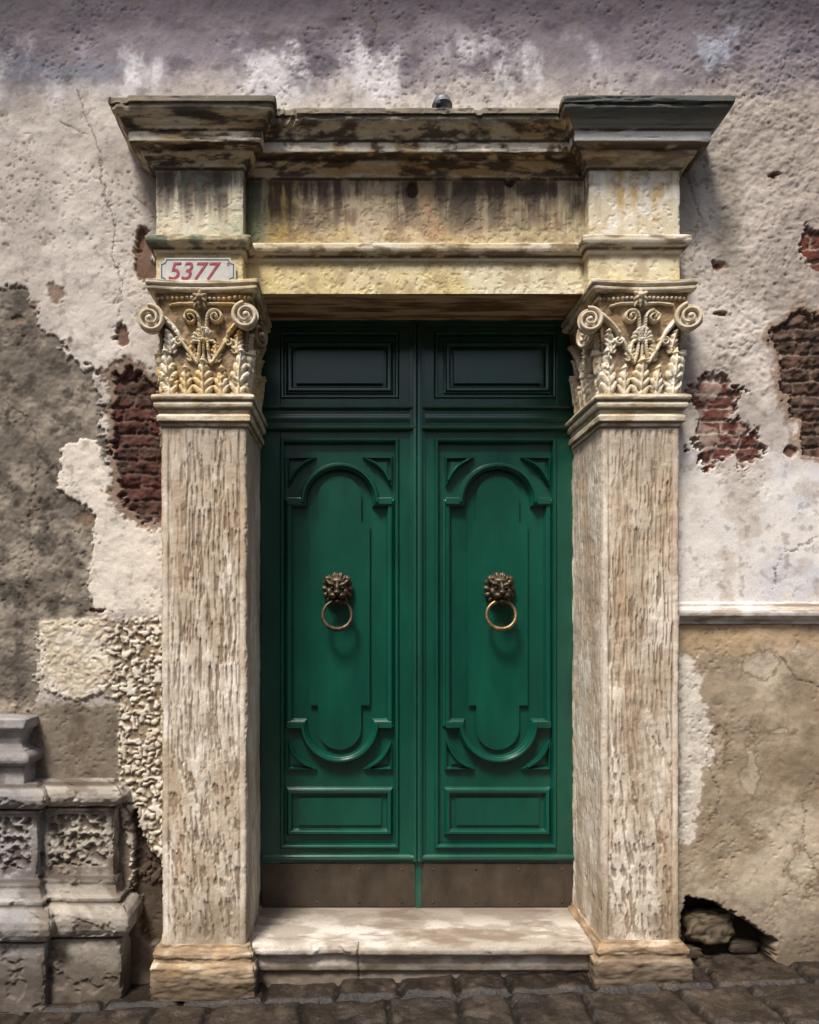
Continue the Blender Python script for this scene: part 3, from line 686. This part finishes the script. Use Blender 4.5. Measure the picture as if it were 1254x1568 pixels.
# ================================================================ LION KNOCKERS
def knocker(name,cx,cy,ringmat,tilt):
    e=empty(name); x=X(cx,YD); z=Z(cy,YD); y=YD-.022
    e.location=(x,y,z); I3=Matrix.Identity(3); e.scale=(1.1,1.1,1.1)
    bl=[((0,.006,0),(.070,.022,.078),I3),
        ((0,-.022,-.002),(.050,.034,.058),I3),
        ((0,-.040,.036),(.036,.022,.020),I3),
        ((0,-.064,-.004),(.0145,.026,.034),I3),
        ((0,-.092,-.020),(.019,.011,.010),I3),
        ((-.021,-.070,-.036),(.021,.024,.016),I3),((.021,-.070,-.036),(.021,.024,.016),I3),
        ((0,-.054,-.064),(.022,.022,.012),I3),
        ((-.027,-.050,.020),(.023,.016,.0085),rotY(.42)),((.027,-.050,.020),(.023,.016,.0085),rotY(-.42)),
        ((-.040,-.038,-.018),(.016,.016,.022),I3),((.040,-.038,-.018),(.016,.016,.022),I3),
        ((-.026,-.054,.003),(.0085,.008,.0065),I3),((.026,-.054,.003),(.0085,.008,.0065),I3),
        ((-.050,-.028,.048),(.017,.014,.017),I3),((.050,-.028,.048),(.017,.014,.017),I3)]
    for k in range(14):
        a=k*2*math.pi/14; rr=.062; bl.append(((math.cos(a)*rr,-.006,math.sin(a)*rr*1.08),(.020,.016,.0145),rotY(-a+.4)))
    for k in range(7):
        a=math.radians(30+k*20); rr=.056; bl.append(((math.cos(a)*rr*.9,-.030,math.sin(a)*rr+.006),(.018,.015,.0085),rotY(-a)))
    blob_obj('lion_head',bl,M_bronze,.0020,e,1)
    bm=bmesh.new(); bmesh.ops.create_cone(bm,cap_ends=True,segments=32,radius1=.058,radius2=.052,depth=.014)
    me=bpy.data.meshes.new('back_plate'); bm.to_mesh(me); bm.free(); me.materials.append(M_bronze)
    b=link(bpy.data.objects.new('back_plate',me),e); b.rotation_euler=(math.radians(90),0,0); b.location=(0,.014,0)
    bm=bmesh.new(); R0=.072; n=56; k=10; rg=[]
    for i in range(n):
        a=2*math.pi*i/n; rr=.0085+.0040*max(0,-math.sin(a))
        rg.append([bm.verts.new(((R0+math.cos(q*2*math.pi/k)*rr)*math.cos(a),math.sin(q*2*math.pi/k)*rr,(R0+math.cos(q*2*math.pi/k)*rr)*math.sin(a))) for q in range(k)])
    for i in range(n):
        for q in range(k): bm.faces.new((rg[i][q],rg[(i+1)%n][q],rg[(i+1)%n][(q+1)%k],rg[i][(q+1)%k]))
    bmesh.ops.recalc_face_normals(bm,faces=bm.faces)
    me=bpy.data.meshes.new('ring'); bm.to_mesh(me); bm.free(); me.materials.append(ringmat)
    for p in me.polygons: p.use_smooth=True
    r=link(bpy.data.objects.new('ring',me),e); r.location=(0,-.052,-.062-R0*.98); r.rotation_euler=(math.radians(-12),0,math.radians(tilt))
knocker('lion_door_knocker',517,902,M_bronze,4); knocker('lion_door_knocker.001',763,902,M_brass,-4)

# ================================================================ HOUSE NUMBER PLAQUE
pl=empty('house_number_plaque')
yp=YF-.016; x0,x1=X(244,yp),X(361,yp); z0,z1=Z(435,yp),Z(395,yp)
c=.026; o=[]
for (cxx,czz,a0) in [(x0,z0,90),(x1,z0,180),(x1,z1,270),(x0,z1,0)]:
    o+=[(cxx+c*math.cos(math.radians(a0-i*15)),czz+c*math.sin(math.radians(a0-i*15))) for i in range(7)]
plate('tile',o,YF+.002,.018,.003,M_white,pl)
M_dkline=noise_mat('enamel_dark_green',(40,62,54),(60,84,74),40,.35)
ins=[(x0+(x1-x0)/2+(a-(x0+x1)/2)*.94,(z0+z1)/2+(b-(z0+z1)/2)*.86) for a,b in o]
mould('border_line',ins,True,[(-.0026,0),(-.0026,.0012),(.0026,.0012),(.0026,0)],YF-.0158,M_dkline,pl,False)
def text(s,x,z,size,shear,mat):
    cu=bpy.data.curves.new('digits','FONT'); cu.body=s; cu.size=size; cu.shear=shear; cu.extrude=.0008; cu.offset=.0004
    t=bpy.data.objects.new('digits',cu); link(t); bpy.context.view_layer.update()
    me=bpy.data.meshes.new_from_object(t); bpy.data.objects.remove(t)
    me.materials.clear(); me.materials.append(mat)
    ob=link(bpy.data.objects.new('digits',me),pl); ob.location=(x,YF-.0172,z); ob.rotation_euler=(math.radians(90),0,0)
text('5377',X(256,yp),Z(428,yp),.122,.25,M_red)
mould('flourish_1',spiral(X(350,yp),Z(405,yp),.010,1.2,1,0),False,[(-.002,0),(-.002,.0012),(.002,.0012),(.002,0)],YF-.016,M_red,pl,False)

# ================================================================ LEFT PEDESTAL (neighbouring portal base)
ped=empty('stone_portal_pedestal')
PA=X(172,-.10); PB=X(62,-.10)
def pcol(I,d):
    s,t=I['s'],I['t']; n=fbm(s*6,t*6,900,7); c=mix(np.ones(s.shape+(3,))*np.array([150,142,131.]),(184,175,162),sm(.4,.66,n))
    c=mix(c,(98,86,74),sm(.44,.66,fbm(s*9,t*9,904,7))*.65); c=mix(c,(128,129,142),sm(-1.75,-1.9,I['x'])*.4)
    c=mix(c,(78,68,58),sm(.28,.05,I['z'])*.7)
    return c
def pdisp(I):
    d=chips(I,.009,920); z=I['z']; u=I['u']; v=I['L']-u
    p2=(I['seg']==2)*sm(.025,.032,u)*sm(.025,.032,v); p0=(I['seg']==0)*sm(.03,.037,v)*sm(.36,.353,v)
    pan=sm(.605,.612,z)*sm(.868,.861,z)*(p2+p0)
    r=fbm(v*20,z*20,930,3); r=1-np.abs(2*r-1)*2.4
    d-=sm(.60,.70,fbm(I['s']*9,I['t']*9,936,4))*.010
    return d-pan*.018+pan*np.clip(r,0,1)*.022
def hr(o,zc,rz,bulge,n=8,a0=-90,a1=90): return [(o+bulge*math.cos(math.radians(a0+(a1-a0)*i/n)),zc+rz*math.sin(math.radians(a0+(a1-a0)*i/n))) for i in range(n+1)]
pprof=[(.060,-.06),(.060,.270),(.050,.276)]+hr(.050,.360,.080,.065)+[(.050,.446),(.050,.468),(.030,.476),(.022,.495),(.016,.520),(.020,.535),(.020,.552),(.002,.560),(0,.565),
       (0,.880),(.014,.888),(.014,.902),(.006,.908)]+hr(.006,.962,.055,.055)+[(.006,1.020),(-.02,1.028),(-.12,1.030)]
def pcol2(I,d):
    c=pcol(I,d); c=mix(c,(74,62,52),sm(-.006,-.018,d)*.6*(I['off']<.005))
    for zq in (.276,.446,.555,.905,1.02): c=mix(c,(56,46,38),sm(.012,.002,np.abs(I['z']-zq))*.65)
    return c
sweep('pedestal_lower',[(-3.2,-.13),(PB,-.13),(PB,-.08),(PA,-.08),(PA,.03)],pprof,M_stone,.006,.005,pdisp,pcol2,ped)
PU=X(28,-.12)
pprof2=[(.03,1.02),(.03,1.10),(.034,1.108)]+hr(.030,1.150,.036,.040)+[(.030,1.190),(.012,1.20),(.002,1.22),(.006,1.255),(.020,1.285),(.040,1.298),(.044,1.306),(.044,1.345),(.030,1.352),(-.1,1.356)]
sweep('pedestal_upper',[(-3.2,-.09),(PU,-.09),(PU,.03)],pprof2,M_stone,.006,.005,lambda I:chips(I,.007,940),pcol,ped)

# ================================================================ RIGHT LEDGE
def lcol(I,d):
    s,t=I['s'],I['t']; n=fbm(s*9,t*9,960,6); c=mix(np.ones(s.shape+(3,))*np.array([210,203,195.]),(230,225,219),sm(.4,.64,n))
    c=mix(c,(142,122,100),sm(.48,.70,fbm(s*7,t*26,964,6))*.65); return c
sweep('wall_ledge_moulding',[(RX1-.01,0),(9,0)],[(-.01,1.812),(.012,1.816),(.014,1.834),(.030,1.842),(.048,1.856),(.052,1.872),(.050,1.886),(.034,1.898),(.026,1.902),(.026,1.918),(.012,1.926),(-.02,1.93)],M_stone,.008,.004,lambda I:chips(I,.005,970),lcol)

# ================================================================ EXPOSED RUBBLE MASONRY in the gap
rub=empty('exposed_rubble_masonry')
def rock(name,x,y,z,r,sc,seed,rgb):
    n,m=60,40; th=np.linspace(0,2*math.pi,n)[:,None]; ph=np.linspace(-math.pi/2,math.pi/2,m)[None,:]
    dx=np.cos(ph)*np.cos(th);dy=np.cos(ph)*np.sin(th);dz=np.sin(ph)*np.ones_like(th)
    dx,dy,dz=[np.sign(q)*np.abs(q)**.62 for q in (dx,dy,dz)]
    nn=fbm(dx*1.1+5,dz*1.1+dy*.9+3,seed,3)
    R_=r*(.55+.55*nn)
    P=np.stack([x+dx*R_*sc[0],y+dy*R_*sc[1],z+dz*R_*sc[2]],-1)
    c=mix(np.ones((n,m,3))*np.array(rgb,float),(60,51,41),sm(.4,.66,fbm(dx*5,dz*5+dy*4,seed+20,5)))
    return grid_obj(name,P,c,M_stone,rub)
rock('stone_1',X(1102,0),.105,Z(1432,0),.145,(1.15,.45,.72),33,(122,108,88))
rock('stone_2',X(1066,0),.10,Z(1472,0),.07,(1.3,.5,.6),37,(70,60,50))
rock('stone_3',X(1154,0),.11,Z(1464,0),.08,(1.2,.5,.55),39,(56,48,40))

# ================================================================ SMALL LAMP on cornice
lp=empty('cornice_spotlight')
bm=bmesh.new(); prf=[(0,.048),(.022,.047),(.036,.038),(.043,.024),(.044,.010),(.050,.008),(.050,0),(.030,-.002),(.030,-.03)]
n=28; rg=[[bm.verts.new((r*math.cos(2*math.pi*i/n),r*math.sin(2*math.pi*i/n),z)) for i in range(n)] for r,z in prf[1:]]
bm.faces.new(rg[0])
for a,b in zip(rg[:-1],rg[1:]):
    for i in range(n): bm.faces.new((a[i],a[(i+1)%n],b[(i+1)%n],b[i]))
bmesh.ops.recalc_face_normals(bm,faces=bm.faces)
me=bpy.data.meshes.new('cap'); bm.to_mesh(me); bm.free(); me.materials.append(M_lead)
for p in me.polygons: p.use_smooth=True
o_=link(bpy.data.objects.new('cap',me),lp); o_.location=(X(678,-.2),-.17,4.33)
box('lens',X(666,-.2),X(674,-.2),-.226,-.19,4.307,4.322,M_glassblue,lp,.004)

# ================================================================ PAVEMENT
gx=np.concatenate([np.array([-80,-40,-20,-10,-6,-4]),np.arange(-3,3,.010),np.array([3,4,6,10,20,40,80])])
gy=np.concatenate([np.array([-80,-40,-20,-10,-6]),np.arange(-4.6,-.7,.03),np.arange(-.7,.16,.008),np.array([.3,.8])])
GX,GY=np.meshgrid(gx,gy,indexing='ij')
wx=GX+(fbm(GX*5,GY*5,1000,3)-.5)*.05; wy=GY+(fbm(GX*5,GY*5,1003,3)-.5)*.04
rowsb=np.cumsum([.34,.36,.30,.38,.33,.36,.40,.32,.36,.38,.34,.36,.4,.4])
yy=-(wy+.20); row=np.searchsorted(rowsb,np.clip(yy,0,4.9)); row=np.where(yy<0,-1,row)
low=np.where(row<=0,np.where(row<0,-9,0),rowsb[np.clip(row-1,0,13)]); hi=np.where(row<0,0,rowsb[np.clip(row,0,13)])
dy=np.minimum(np.abs(yy-low),np.abs(hi-yy))
rs=np.random.RandomState(5); dxm=np.full(GX.shape,9.); bid=np.zeros(GX.shape)
for r in range(-1,14):
    if r==0: e=np.array([-3.2,-2.9,-2.55,-2.2,-1.85,-1.60,-1.24,-.98,-.52,-.12,.21,.45,.80,1.28,1.62,2.0,2.3,2.7,3.1])
    else: e=np.cumsum(np.concatenate([[-3.3],rs.uniform(.24,.46,22)]))
    s_=row==r; k=np.searchsorted(e,wx[s_]); k=np.clip(k,1,len(e)-1)
    dxm[s_]=np.minimum(np.abs(wx[s_]-e[k-1]),np.abs(e[k]-wx[s_])); bid[s_]=k+r*31
e=np.minimum(dxm,dy)+(fbm(GX*22,GY*22,1010,3)-.5)*.020
nearb=(np.abs(GX)<3)&(GY>-4.6)
joint=np.where(nearb,1-sm(.003,.026,e),0)
hh=gz(GX)-.012+ (fbm(GX*9,GY*9,1020,4)-.5)*.030-joint*.022+(vn(bid*1.7,bid*.9,1030)-.5)*.014
c=mix(np.ones(GX.shape+(3,))*np.array([44,37,31.]),(70,61,52),vn(bid*2.3+.5,bid*1.3+.5,1040)); c=mix(c,(98,86,73),sm(.46,.68,fbm(GX*10,GY*10,1044,6))*.5)
c=mix(c,(26,22,18),joint*.85); c=mix(c,(30,25,21),sm(.40,.66,fbm(GX*16,GY*16,1050,6))*.6)
hh=np.where(nearb,hh,np.clip(gz(GX),-.12,.2)-.02)
grid_obj('stone_pavement',np.stack([GX,GY,hh],-1),c,M_pave)

# ================================================================ ADDED HOUSE-SHAPED BLOCKER (unseen, behind the viewer; cuts low sky light and door reflections)
opp=empty('added_sky_blocker')
M_opp=noise_mat('ochre_render',(150,134,110),(178,162,138),2,.9,0,.4,.01,(1,1,1),.05,.2)
M_shut=noise_mat('dark_shutter',(36,44,36),(50,58,46),8,.5)
yo=-9.5; Wn=[-7,-4,-1,2,5,8]
def ob(n_,a,b,c_,d): box(n_,a,b,yo-.5,yo,c_,d,M_opp,opp,0)
ob('wall_base',-12,12,-.6,.9); ob('wall_mid',-12,12,2.4,4.0); ob('wall_top',-12,12,5.4,6.2)
for zi,(za,zb) in enumerate(((.9,2.4),(4.0,5.4))):
    xp=-12
    for i,xw in enumerate(Wn):
        ob(f'pier_{zi}_{i}',xp,xw-.5,za,zb); box(f'shutter_{zi}_{i}',xw-.5,xw+.5,yo-.3,yo-.2,za,zb,M_shut,opp,.01); xp=xw+.5
    ob(f'pier_{zi}_end',xp,12,za,zb)
box('eaves',-12.3,12.3,yo-.6,yo+.35,6.2,6.4,M_opp,opp,.03)

# ================================================================ WORLD / LIGHT
sc=bpy.context.scene
w=bpy.data.worlds.new("World"); sc.world=w; w.use_nodes=True
nt=w.node_tree; bg=nt.nodes['Background']; sky=nt.nodes.new('ShaderNodeTexSky'); sky.sky_type='NISHITA'; sky.sun_disc=False
EL=math.radians(58); AZ=math.radians(208)
sky.sun_elevation=EL; sky.sun_rotation=AZ; sky.air_density=1.0; sky.dust_density=4.0; sky.ozone_density=.6
nt.links.new(sky.outputs[0],bg.inputs[0]); bg.inputs[1].default_value=.125
sd=Vector((math.sin(AZ)*math.cos(EL),math.cos(AZ)*math.cos(EL),math.sin(EL)))
ld=bpy.data.lights.new('sun','SUN'); ld.energy=4.8; ld.angle=math.radians(14); ld.color=(1,.95,.88)
lo=bpy.data.objects.new('sun',ld); link(lo); lo.rotation_euler=(-sd).to_track_quat('-Z','Y').to_euler(); lo.location=(0,-5,8)

cam=bpy.data.cameras.new('camera'); co=bpy.data.objects.new('camera',cam); link(co)
co.location=(XC,-D,ZC); co.rotation_euler=(math.radians(90),0,0)
cam.sensor_fit='HORIZONTAL'; cam.sensor_width=36; cam.lens=36*D/(1254/S)
cam.shift_x=(627-XV)/1254; cam.shift_y=(ZV-784)/1254; cam.clip_end=300; cam.clip_start=.05
sc.camera=co
sc.view_settings.view_transform='Standard'; sc.view_settings.look='None'; sc.view_settings.exposure=0; sc.view_settings.gamma=1
